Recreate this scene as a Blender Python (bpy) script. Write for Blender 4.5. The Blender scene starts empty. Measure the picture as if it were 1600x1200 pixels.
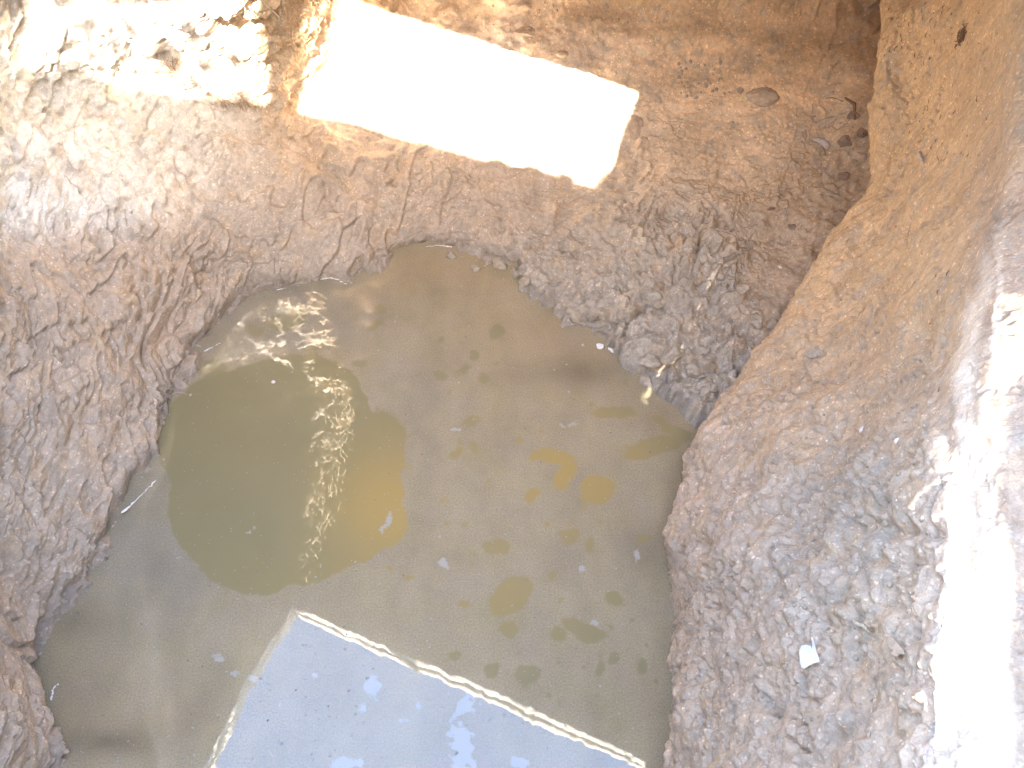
import bpy, math, random
import numpy as np
from mathutils import Vector

random.seed(7)
rng = np.random.default_rng(11)
scene = bpy.context.scene
COL = scene.collection

# ---------------------------------------------------------------- camera
CAM_H = 2.2
PITCH = math.radians(54)
FPX = 1386.0
cam_d = bpy.data.cameras.new('camera')
cam = bpy.data.objects.new('camera', cam_d)
COL.objects.link(cam)
cam.location = (0, 0, CAM_H)
cam.rotation_euler = (math.radians(90) - PITCH, 0, 0)
cam_d.sensor_width = 36
cam_d.lens = FPX / 1600 * 36
cam_d.clip_start = 0.02
cam_d.clip_end = 500
scene.camera = cam

# ---------------------------------------------------------------- sky and sun
KX, KY = 0.10, -1.14            # towards the sun, per metre of height
TO_SUN = Vector((KX, KY, 1.0)).normalized()
EL = math.asin(TO_SUN.z)
AZ = math.atan2(TO_SUN.x, TO_SUN.y)
world = bpy.data.worlds.new('World')
scene.world = world
world.use_nodes = True
wn = world.node_tree
wn.nodes.clear()
sky = wn.nodes.new('ShaderNodeTexSky')
sky.sky_type = 'NISHITA'
sky.sun_disc = False
sky.sun_elevation = EL
sky.sun_rotation = AZ
sky.ozone_density = 0.5
bg = wn.nodes.new('ShaderNodeBackground')
bg.inputs['Strength'].default_value = 0.15
wo = wn.nodes.new('ShaderNodeOutputWorld')
wn.links.new(sky.outputs[0], bg.inputs[0])
wn.links.new(bg.outputs[0], wo.inputs[0])
sd = bpy.data.lights.new('sun', 'SUN')
sd.energy = 5.0
sd.angle = math.radians(0.53)
sd.color = (1.0, 0.95, 0.87)
sun = bpy.data.objects.new('sun', sd)
COL.objects.link(sun)
sun.rotation_euler = TO_SUN.to_track_quat('Z', 'Y').to_euler()
sun.location = (1.5, -4, 5)

vs = scene.view_settings
scene.display_settings.display_device = 'sRGB'
vs.view_transform = 'Standard'
vs.look = 'None'
vs.gamma = 1.0
vs.use_curve_mapping = False
vs.exposure = 4.22
scene.cycles.max_bounces = 8
scene.cycles.diffuse_bounces = 5
scene.cycles.glossy_bounces = 3
scene.cycles.use_denoising = True

# ---------------------------------------------------------------- numbers
cp, sp = math.cos(PITCH), math.sin(PITCH)


def at(u, v, z):
    """the point at height z that lies along the sight line of photo pixel (u, v)"""
    x = (u - 800) / FPX
    y = (600 - v) / FPX
    d = np.array([x, cp + sp * y, -sp + cp * y])
    return np.array([0, 0, CAM_H]) + d * ((z - CAM_H) / d[2])


def px(P):
    """photo pixel of world points (n,3): used once, to say where the soil changes colour"""
    Q = P - np.array([0, 0, CAM_H])
    dep = Q[..., 1] * cp - Q[..., 2] * sp
    up = Q[..., 1] * sp + Q[..., 2] * cp
    dep = np.maximum(dep, 0.05)
    return 800 + FPX * Q[..., 0] / dep, 600 - FPX * up / dep


def _hash(ix, iy, iz, seed):
    h = (ix.astype(np.uint32) * np.uint32(374761393) + iy.astype(np.uint32) * np.uint32(668265263)
         + iz.astype(np.uint32) * np.uint32(2147483647) + np.uint32(seed * 1013904223 & 0xffffffff))
    h = (h ^ (h >> np.uint32(13))) * np.uint32(1274126177)
    h = h ^ (h >> np.uint32(16))
    h = h * np.uint32(2246822519)
    return h ^ (h >> np.uint32(15))


_G = rng.normal(size=(256, 3))
_G /= np.linalg.norm(_G, axis=1)[:, None]


def perlin(P, seed=0):
    F = np.floor(P).astype(np.int64)
    f = P - F
    w = f * f * f * (f * (f * 6 - 15) + 10)
    out = 0
    for dx in (0, 1):
        wx = w[..., 0] if dx else 1 - w[..., 0]
        for dy in (0, 1):
            wy = w[..., 1] if dy else 1 - w[..., 1]
            for dz in (0, 1):
                wz = w[..., 2] if dz else 1 - w[..., 2]
                g = _G[_hash(F[..., 0] + dx, F[..., 1] + dy, F[..., 2] + dz, seed) & np.uint32(255)]
                out = out + wx * wy * wz * (g[..., 0] * (f[..., 0] - dx) + g[..., 1] * (f[..., 1] - dy)
                                            + g[..., 2] * (f[..., 2] - dz))
    return out * 1.6


def fbm(P, octs=4, seed=0, gain=0.5):
    o, a, s = 0, 1.0, 0
    for k in range(octs):
        o = o + a * perlin(P * 2.03 ** k + 7.3 * k, seed + k)
        s += a
        a *= gain
    return o / s


def worley(P, seed=0):
    """distance to nearest and second nearest jittered cell point"""
    F = np.floor(P).astype(np.int64)
    d1 = np.full(P.shape[:-1], 9.0)
    d2 = np.full(P.shape[:-1], 9.0)
    for dx in (-1, 0, 1):
        for dy in (-1, 0, 1):
            for dz in (-1, 0, 1):
                C = F + np.array([dx, dy, dz])
                h = _hash(C[..., 0], C[..., 1], C[..., 2], seed)
                j = np.stack([(h & np.uint32(1023)) / 1023., ((h >> np.uint32(10)) & np.uint32(1023)) / 1023.,
                              ((h >> np.uint32(20)) & np.uint32(1023)) / 1023.], -1)
                d = np.linalg.norm(C + 0.15 + 0.7 * j - P, axis=-1)
                lo = np.minimum(d, d1)
                d2 = np.minimum(d2, np.maximum(d, d1))
                d1 = lo
    return d1, d2


def sstep(a, b, x):
    t = np.clip((x - a) / (b - a), 0, 1)
    return t * t * (3 - 2 * t)


def crm(C, ts, axis):
    """Catmull-Rom resample of a control array along an axis at parameters ts"""
    C = np.moveaxis(C, axis, 0)
    n = len(C)
    E = np.concatenate([[2 * C[0] - C[1]], C, [2 * C[-1] - C[-2]]])
    i = np.clip(np.floor(ts).astype(int), 0, n - 2)
    t = (ts - i).reshape((-1,) + (1,) * (C.ndim - 1))
    a, b, c, d = E[i], E[i + 1], E[i + 2], E[i + 3]
    # tension 0.6 keeps the surface from overshooting
    k = 0.4
    m1, m2 = k * (c - a), k * (d - b)
    t2, t3 = t * t, t * t * t
    o = (2 * t3 - 3 * t2 + 1) * b + (t3 - 2 * t2 + t) * m1 + (-2 * t3 + 3 * t2) * c + (t3 - t2) * m2
    return np.moveaxis(o, 0, axis)


def params(counts):
    out = []
    for i, c in enumerate(counts):
        out.append(i + np.arange(c) / c)
    out.append([len(counts)])
    return np.concatenate(out)


def grid_normals(P):
    a = np.gradient(P, axis=0)
    b = np.gradient(P, axis=1)
    N = np.cross(a, b)
    N /= np.linalg.norm(N, axis=-1)[..., None] + 1e-12
    return N


def grid_mesh(name, P, attrs=None, flip=False):
    n, m = P.shape[:2]
    me = bpy.data.meshes.new(name)
    V = P.reshape(-1, 3).astype(np.float32)
    idx = np.arange(n * m).reshape(n, m)
    q = np.stack([idx[:-1, :-1], idx[1:, :-1], idx[1:, 1:], idx[:-1, 1:]], -1).reshape(-1, 4)
    if flip:
        q = q[:, ::-1]
    me.vertices.add(len(V))
    me.vertices.foreach_set('co', V.ravel())
    me.loops.add(q.size)
    me.loops.foreach_set('vertex_index', q.astype(np.int32).ravel())
    me.polygons.add(len(q))
    me.polygons.foreach_set('loop_start', np.arange(0, q.size, 4, dtype=np.int32))
    me.polygons.foreach_set('use_smooth', np.ones(len(q), dtype=bool))
    me.update(calc_edges=True)
    for k, a in (attrs or {}).items():
        if a.ndim == 3:
            A = me.attributes.new(k, 'FLOAT_COLOR', 'POINT')
            c4 = np.concatenate([a, np.ones(a.shape[:2] + (1,))], -1).astype(np.float32)
            A.data.foreach_set('color', c4.ravel())
        else:
            A = me.attributes.new(k, 'FLOAT', 'POINT')
            A.data.foreach_set('value', a.astype(np.float32).ravel())
    return me


def link(name, me, mat=None, parent=None, kind=None, label=None, cat=None, group=None):
    o = bpy.data.objects.new(name, me)
    COL.objects.link(o)
    if mat and me and not me.materials:
        me.materials.append(mat)
    if parent:
        o.parent = parent
    if kind:
        o['kind'] = kind
    if label:
        o['label'] = label
    if cat:
        o['category'] = cat
    if group:
        o['group'] = group
    return o


# ---------------------------------------------------------------- materials
def new_mat(name):
    m = bpy.data.materials.new(name)
    m.use_nodes = True
    nt = m.node_tree
    nt.nodes.clear()
    out = nt.nodes.new('ShaderNodeOutputMaterial')
    b = nt.nodes.new('ShaderNodeBsdfPrincipled')
    nt.links.new(b.outputs[0], out.inputs[0])
    return m, nt, b, out


def N(nt, t, **kw):
    n = nt.nodes.new(t)
    for k, v in kw.items():
        if k.startswith('_'):
            setattr(n, k[1:], v)
        else:
            n.inputs[k.replace('__', ' ')].default_value = v
    return n


def soil_material():
    m, nt, b, out = new_mat('soil')
    L = nt.links.new
    at_ = N(nt, 'ShaderNodeAttribute', _attribute_name='tint')
    wet = N(nt, 'ShaderNodeAttribute', _attribute_name='wet')
    tc = N(nt, 'ShaderNodeTexCoord')
    n1 = N(nt, 'ShaderNodeTexNoise', Scale=55.0, Detail=8.0, Roughness=0.7)
    n2 = N(nt, 'ShaderNodeTexNoise', Scale=260.0, Detail=4.0, Roughness=0.7)
    v1 = N(nt, 'ShaderNodeTexVoronoi', Scale=120.0)
    for n in (n1, n2, v1):
        L(tc.outputs['Object'], n.inputs['Vector'])
    r1 = N(nt, 'ShaderNodeMapRange')
    r1.inputs[1].default_value = 0.3
    r1.inputs[2].default_value = 0.7
    r1.inputs[3].default_value = 0.80
    r1.inputs[4].default_value = 1.2
    L(n1.outputs[0], r1.inputs[0])
    r2 = N(nt, 'ShaderNodeMapRange')
    r2.inputs[1].default_value = 0.3
    r2.inputs[2].default_value = 0.7
    r2.inputs[3].default_value = 0.85
    r2.inputs[4].default_value = 1.15
    L(n2.outputs[0], r2.inputs[0])
    mu = N(nt, 'ShaderNodeMath', _operation='MULTIPLY')
    L(r1.outputs[0], mu.inputs[0])
    L(r2.outputs[0], mu.inputs[1])
    # pale and dark grains
    g = N(nt, 'ShaderNodeTexVoronoi', Scale=210.0)
    L(tc.outputs['Object'], g.inputs['Vector'])
    sep = N(nt, 'ShaderNodeSeparateColor')
    L(g.outputs['Color'], sep.inputs[0])
    gr = N(nt, 'ShaderNodeMapRange')
    gr.inputs[1].default_value = 0.93
    gr.inputs[2].default_value = 0.99
    gr.inputs[3].default_value = 1.0
    gr.inputs[4].default_value = 1.45
    L(sep.outputs[0], gr.inputs[0])
    mu2 = N(nt, 'ShaderNodeMath', _operation='MULTIPLY')
    L(mu.outputs[0], mu2.inputs[0])
    L(gr.outputs[0], mu2.inputs[1])
    vm = N(nt, 'ShaderNodeVectorMath', _operation='SCALE')
    L(at_.outputs['Color'], vm.inputs[0])
    L(mu2.outputs[0], vm.inputs['Scale'])
    L(vm.outputs[0], b.inputs['Base Color'])
    rr = N(nt, 'ShaderNodeMapRange')
    rr.inputs[3].default_value = 0.92
    rr.inputs[4].default_value = 0.42
    L(wet.outputs['Fac'], rr.inputs[0])
    L(rr.outputs[0], b.inputs['Roughness'])
    rs = N(nt, 'ShaderNodeMapRange')
    rs.inputs[3].default_value = 0.15
    rs.inputs[4].default_value = 0.60
    L(wet.outputs['Fac'], rs.inputs[0])
    L(rs.outputs[0], b.inputs['Specular IOR Level'])
    b1 = N(nt, 'ShaderNodeBump', Strength=0.55, Distance=0.010)
    b2 = N(nt, 'ShaderNodeBump', Strength=0.6, Distance=0.003)
    L(n1.outputs[0], b1.inputs['Height'])
    L(n2.outputs[0], b2.inputs['Height'])
    L(b1.outputs[0], b2.inputs['Normal'])
    L(b2.outputs[0], b.inputs['Normal'])
    return m


SOIL = soil_material()


def plain(name, col, rough=0.8, scale=60, amt=0.25, bump=0.3, spec=0.3, two=None):
    m, nt, b, out = new_mat(name)
    L = nt.links.new
    tc = N(nt, 'ShaderNodeTexCoord')
    n = N(nt, 'ShaderNodeTexNoise', Scale=float(scale), Detail=6.0, Roughness=0.65)
    L(tc.outputs['Object'], n.inputs['Vector'])
    mx = N(nt, 'ShaderNodeMix', _data_type='RGBA')
    c2 = two or [c * (1 - 2 * amt) for c in col]
    mx.inputs[6].default_value = (*c2, 1)
    mx.inputs[7].default_value = (*col, 1)
    r = N(nt, 'ShaderNodeMapRange')
    r.inputs[1].default_value = 0.35
    r.inputs[2].default_value = 0.6
    L(n.outputs[0], r.inputs[0])
    L(r.outputs[0], mx.inputs[0])
    L(mx.outputs[2], b.inputs['Base Color'])
    b.inputs['Roughness'].default_value = rough
    b.inputs['Specular IOR Level'].default_value = spec
    bp = N(nt, 'ShaderNodeBump', Strength=bump, Distance=0.004)
    L(n.outputs[0], bp.inputs['Height'])
    L(bp.outputs[0], b.inputs['Normal'])
    return m


# ---------------------------------------------------------------- soil colours
CLAY = np.array([0.49, 0.375, 0.275])      # grey brown wet clay
GREY = np.array([0.43, 0.355, 0.275])
SAND = np.array([0.60, 0.43, 0.26])       # orange sand
PALE = np.array([0.68, 0.60, 0.51])        # pale dry sand
RED = np.array([0.44, 0.27, 0.16])
DARK = np.array([0.20, 0.13, 0.085])
SUN_STREAK = np.array([0.78, 0.65, 0.50])        # pale colour painting the sunlit streak on the bank

# (u, v, ru, rv, colour, weight): where the beds of soil lie, given by where they show
BEDS_WALL = [
    (200, 500, 260, 260, CLAY, 1), (60, 700, 200, 220, GREY, 1), (100, 980, 200, 260, CLAY, 1),
    (450, 350, 160, 90, GREY, 1.6), (650, 320, 170, 70, CLAY, 1.6), (1000, 470, 190, 140, GREY, 2.0),
    (330, 210, 190, 90, CLAY * .6 + SAND * .4, 1.3), (480, 210, 120, 40, SAND * .5 + CLAY * .5, 1.5),
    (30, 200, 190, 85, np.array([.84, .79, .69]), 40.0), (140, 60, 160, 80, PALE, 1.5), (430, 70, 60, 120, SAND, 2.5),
    (700, 230, 200, 50, SAND * .4 + CLAY * .6, 1.2),
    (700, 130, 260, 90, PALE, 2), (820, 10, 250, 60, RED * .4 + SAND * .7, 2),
    (1150, 30, 160, 50, SAND * .8 + DARK * .3, 2), (1150, 110, 200, 60, SAND * 1.25, 2.4),  # recess sand lightened to make up for weak light under the overhang
    (1150, 230, 190, 70, SAND * .8 + GREY * .4, 2), (1300, 270, 80, 120, DARK * .4 + SAND * .6, 1.4),
    (1330, 50, 70, 60, RED * .6 + DARK * .3, 1.5), (1230, 400, 60, 110, SAND * .5 + CLAY * .4, 2.2),
]
BEDS_BANK = [
    (1450, 120, 130, 200, SAND, 2), (1340, 420, 170, 130, SAND, 2), (1250, 580, 120, 90, SAND * .5 + CLAY * .5, 1.5),
    (1480, 30, 90, 60, SAND * .7 + RED * .3, 1.5), (1590, 100, 60, 140, SAND * .6 + GREY * .4, 2),
    (1320, 830, 120, 150, GREY * 1.08, 2.2), (1120, 900, 100, 260, CLAY, 1.6), (1230, 1130, 240, 120, CLAY * 1.1, 1.6),
    (1430, 950, 50, 240, CLAY * .6 + SAND * .5, 1.6), (1230, 690, 60, 50, SAND * .6 + CLAY * .4, 1.2),
    (1600, 500, 60, 250, np.array([.47, .345, .245]), 5), (1610, 950, 60, 300, np.array([.44, .325, .23]), 5), (1480, 1000, 50, 260, np.array([.52, .40, .31]), 2), (1400, 640, 120, 90, CLAY * .6 + SAND * .4, 1.5),
]
CLAY_T = CLAY


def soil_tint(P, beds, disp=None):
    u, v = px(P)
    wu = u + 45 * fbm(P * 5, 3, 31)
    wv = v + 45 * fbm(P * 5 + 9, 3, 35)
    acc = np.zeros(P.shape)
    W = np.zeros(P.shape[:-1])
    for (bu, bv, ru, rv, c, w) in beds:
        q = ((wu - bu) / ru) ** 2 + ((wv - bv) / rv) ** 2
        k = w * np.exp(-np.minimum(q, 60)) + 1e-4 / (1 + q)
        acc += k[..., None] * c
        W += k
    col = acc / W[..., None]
    n = fbm(P * 9, 4, 41)
    col = col * (1 + 0.28 * n)[..., None]
    m = sstep(0.05, 0.4, fbm(P * 14 + 3, 4, 45))
    col = col * (1 - 0.45 * m[..., None]) + SAND * 0.9 * 0.45 * m[..., None]
    m = sstep(0.12, 0.38, fbm(P * 32 + 3, 3, 55)) * .55
    col = col * (1 - m[..., None]) + np.array([.41, .35, .28]) * m[..., None]
    m = sstep(0.1, 0.4, fbm(P * 11 + 13, 4, 49))
    col = col * (1 - 0.5 * m[..., None]) + GREY * 0.95 * 0.5 * m[..., None]
    return col


# ---------------------------------------------------------------- pit wall (left and far side)
def W(x, y, z):
    return np.array([x, y, z], float)


def wcol(wl, mids, top, rim):
    """one column of control points: foot, waterline, in-view points, then up to the rim"""
    p0 = at(wl[0], wl[1], 0.0)
    inward = np.array([0 - p0[0], 1.2 - p0[1], 0])
    inward /= np.linalg.norm(inward) + 1e-9
    rows = [p0 + inward * 0.12 + np.array([0, 0, -0.22]), p0]
    for (u, v, z) in mids:
        rows.append(at(u, v, z))
    rows.append(W(*top))
    rows.append(W(*rim))
    return rows


def wcolw(y, xs):
    zs = (-0.22, 0, .2, .35, .55, .8, 1.3, 1.92)
    return [W(x, y, z) for x, z in zip(xs, zs)]


wall_cols = [
    wcolw(-0.9, (-.85, -1.0, -1.1, -1.15, -1.2, -1.28, -1.36, -1.40)),
    wcolw(0.0, (-.95, -1.06, -1.12, -1.18, -1.24, -1.30, -1.40, -1.45)),
    wcol((72, 1195), [(35, 1180, .12), (0, 1165, .24), (-60, 1150, .38), (-130, 1130, .6)], (-1.38, .5, 1.3), (-1.48, .5, 1.92)),
    wcol((66, 1010), [(30, 975, .12), (-5, 940, .24), (-60, 900, .38), (-130, 850, .6)], (-1.40, .85, 1.3), (-1.46, .8, 1.92)),
    wcol((150, 870), [(85, 830, .13), (0, 790, .28), (-60, 740, .42), (-130, 680, .65)], (-1.44, 1.2, 1.25), (-1.48, 1.0, 1.92)),
    wcol((245, 705), [(165, 650, .15), (70, 580, .29), (0, 510, .43), (-90, 430, .65)], (-1.56, 1.5, 1.2), (-1.55, 1.3, 1.92)),
    wcol((290, 590), [(205, 500, .19), (100, 400, .38), (0, 300, .57), (-80, 210, .8)], (-1.74, 1.85, 1.2), (-1.7, 1.7, 1.92)),
    wcol((365, 485), [(290, 380, .20), (180, 260, .40), (70, 150, .60), (0, 50, .80)], (-1.82, 2.2, 1.2), (-1.8, 2.1, 1.92)),
    wcol((430, 455), [(380, 330, .19), (310, 220, .36), (240, 125, .52), (180, 0, .82)], (-1.6, 2.5, 1.2), (-1.45, 2.3, 1.92)),
    wcol((500, 435), [(455, 320, .19), (420, 235, .30), (400, 155, .45), (430, -10, .85)], (-.90, 2.05, 1.25), (-1.06, 1.72, 1.88)),
    wcol((560, 428), [(545, 300, .17), (500, 215, .25), (465, 160, .31), (500, 0, .58)], (-.72, 2.75, 1.25), (-.85, 2.5, 1.92)),
    wcol((640, 392), [(650, 300, .13), (640, 225, .20), (610, 120, .31), (620, -20, .52)], (-.55, 3.1, 1.3), (-.55, 3.2, 1.92)),
    wcol((740, 395), [(760, 325, .09), (770, 268, .15), (790, 150, .27), (800, 0, .48)], (-.15, 3.15, 1.3), (-.15, 3.2, 1.92)),
    wcol((850, 460), [(870, 370, .08), (900, 285, .13), (930, 170, .24), (940, 0, .48)], (.2, 3.15, 1.3), (.2, 3.2, 1.92)),
    wcol((888, 500), [(980, 400, .11), (1010, 285, .15), (1040, 170, .24), (1050, 0, .48)], (.5, 3.15, 1.3), (.5, 3.2, 1.92)),
    wcol((975, 535), [(1045, 440, .11), (1090, 320, .14), (1130, 180, .24), (1140, 0, .48)], (.75, 3.1, 1.3), (.75, 3.1, 1.92)),
    wcol((1035, 600), [(1105, 470, .10), (1150, 350, .13), (1210, 205, .24), (1220, 0, .48)], (.95, 3.1, 1.3), (.95, 3.1, 1.92)),
    wcol((1115, 655), [(1160, 530, .08), (1215, 400, .12), (1290, 220, .24), (1290, 0, .48)], (1.15, 3.0, 1.3), (1.15, 3.0, 1.92)),
    wcol((1180, 720), [(1240, 580, .09), (1330, 400, .15), (1400, 220, .28), (1400, 0, .5)], (1.4, 2.9, 1.3), (1.4, 2.9, 1.92)),
    wcol((1300, 850), [(1400, 650, .15), (1500, 420, .25), (1560, 220, .35), (1540, 0, .55)], (1.7, 2.7, 1.3), (1.7, 2.7, 1.92)),
]
WC = np.array(wall_cols)
ts = params([8, 16, 60, 66, 60, 66, 66, 66, 60, 50, 56, 60, 62, 50, 46, 46, 66, 40, 24])
tt = params([10, 110, 90, 110, 100, 90, 44])
P = crm(crm(WC, ts, 0), tt, 1)
Nn = grid_normals(P)
u, v = px(P)
if (Nn[..., 1][300:500, 100:200].mean()) > 0:
    Nn = -Nn
    FLIPW = True
else:
    FLIPW = False


def gauss(u, v, a, b, ru, rv):
    return np.exp(-(((u - a) / ru) ** 2 + ((v - b) / rv) ** 2))


inview = sstep(-250, -50, u) * sstep(-300, -60, v)
clod = np.clip(gauss(u, v, 1000, 480, 170, 120) + gauss(u, v, 790, 405, 80, 40) + gauss(u, v, 1120, 590, 70, 60)
               + 0.5 * gauss(u, v, 1080, 350, 130, 70) + 0.5 * gauss(u, v, 1320, 280, 60, 70), 0, 1)
smooth_floor = np.clip(gauss(u, v, 1180, 170, 170, 130) + gauss(u, v, 1000, 40, 300, 70) + gauss(u, v, 700, 140, 270, 90)
                       + gauss(u, v, 1220, 450, 40, 90), 0, 1)
rough_left = sstep(520, 380, u)
f0 = fbm((P - .5 * (P @ np.array([.32, .72, .62]))[..., None] * np.array([.32, .72, .62])) * 2.6 + 11, 4, 441) * 5
layer = np.floor(f0) + sstep(0.0, 0.10, f0 - np.floor(f0)) - f0
D = 0.020 * layer * (1 - smooth_floor) + 0.055 * fbm(P * 3.0, 3, 1) * (1 - 0.5 * smooth_floor)
# peeled flakes: terraces of a slanted noise field
SL = np.array([.32, .72, .62])
al = (P @ SL)[..., None] * SL
Q = (P - 0.62 * al) * 5.0
f1 = fbm(Q, 4, 5) * 5.5
st = np.floor(f1) + sstep(0.0, 0.16, f1 - np.floor(f1))
quiet = np.maximum(sstep(-.12, .22, fbm(P * 3.0 + 5, 3, 441)), clod)
D += 0.013 * (0.12 + 1.0 * quiet) * (st - f1 * 0.55) * (1 - 0.85 * smooth_floor)
f2 = fbm(P * 9 + 4, 4, 15) * 4.5
st2 = np.floor(f2) + sstep(0.0, 0.2, f2 - np.floor(f2))
D += 0.0045 * (.3 + quiet) * (st2 - f2 * 0.6) * (1 - 0.8 * smooth_floor) 
Q2 = (P - 0.5 * al)
cf = fbm(Q2 * 7 + 2, 4, 401)
D -= 0.008 * np.exp(-(cf / 0.035) ** 2) * sstep(-.05, .25, fbm(P * 3.5, 2, 405)) * (1 - 0.8 * smooth_floor)
cf = fbm(P * 15 + 2, 3, 411)
D -= 0.006 * (.3 + quiet) * np.exp(-(cf / 0.04) ** 2) * sstep(-.05, .2, fbm(P * 6, 2, 415)) * (1 - 0.7 * smooth_floor)
zz = P[..., 2] / 0.085 + 1.3 * fbm(P * 3.2 + 9, 4, 451) + .35 * fbm(P * 14, 3, 453)
fr = zz - np.floor(zz)
saw = fr * sstep(1.0, .88, fr)
D += 0.026 * (saw - .45) * (0.35 + .65 * sstep(-.2, .25, fbm(P * 2.2, 2, 455))) * sstep(1150, 950, u) * (1 - smooth_floor) * (1 - .6 * clod)
D -= 0.022 * sstep(0.045, 0.0, P[..., 2]) * sstep(900, 780, u) * sstep(-.3, .2, fbm(P * 5, 2, 457))
edge_ = gauss(u, v, 720, 235, 300, 45) + gauss(u, v, 975, 180, 40, 90) + gauss(u, v, 780, 60, 300, 40)
D += edge_ * (.022 * fbm(P * 8, 4, 461) + .012 * fbm(P * 20, 3, 463))
topl = sstep(560, 470, u) * sstep(230, 120, v) * sstep(-200, 0, u + 200)
FL = (P - 0.5 * al)
D += topl * 0.095 * fbm(FL * 6.5, 4, 421) + topl * 0.045 * fbm(FL * 17.0, 4, 425)
D += 0.008 * (.35 + .8 * quiet) * fbm(P * 22, 4, 9) * (1 - 0.75 * smooth_floor)
D += smooth_floor * 0.03 * fbm(P * np.array([2.5, 7, 7]), 3, 431)
D += 0.004 * fbm(P * 70, 3, 12) * (1 - 0.3 * smooth_floor)
wp = P + 0.07 * np.stack([fbm(P * 9 + k * 5, 4, 60 + k) for k in range(3)], -1)
d1, d2 = worley(wp * 10, 3)
D += clod * (0.075 * fbm(P * 6.5, 3, 23) + 0.042 * sstep(0.0, 0.4, d2 - d1) * (0.6 + fbm(P * 5, 2, 24)))
d1c, d2c = worley(wp * 21, 6)
D += clod * 0.016 * sstep(0.0, 0.35, d2c - d1c)
d1b, d2b = worley(wp * 34, 4)
D += (0.25 + 0.75 * clod) * (1 - 0.93 * smooth_floor) * 0.010 * (0.8 - d1b * 1.3)
P = P + Nn * D[..., None]
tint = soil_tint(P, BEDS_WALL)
near_w = sstep(0.07, 0.0, P[..., 2])
tint *= (1 - 0.42 * near_w * (.7 + .6 * fbm(P * 8, 3, 481)))[..., None]
wet = np.clip(near_w + 0.45 * clod + 0.3 * gauss(u, v, 500, 350, 260, 90), 0, 1)
tint = np.clip(tint * 0.98, 0.02, 0.9)
rec = np.clip(gauss(u, v, 1150, 120, 230, 170) + gauss(u, v, 900, 30, 250, 60), 0, 1)
bd = fbm(P * np.array([1.6, 5.5, 9]) + .4 * fbm(P * 4, 3, 471)[..., None], 4, 473)
tint = np.clip(tint * (1 + rec * (.12 + .55 * bd))[..., None], .02, .9)
wet = np.clip(wet + .85 * rec * sstep(-.25, .15, bd), 0, 1)
me = grid_mesh('pit_wall', P, {'tint': tint, 'wet': wet}, flip=FLIPW)
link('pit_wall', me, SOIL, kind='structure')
WALLP = P

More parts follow.
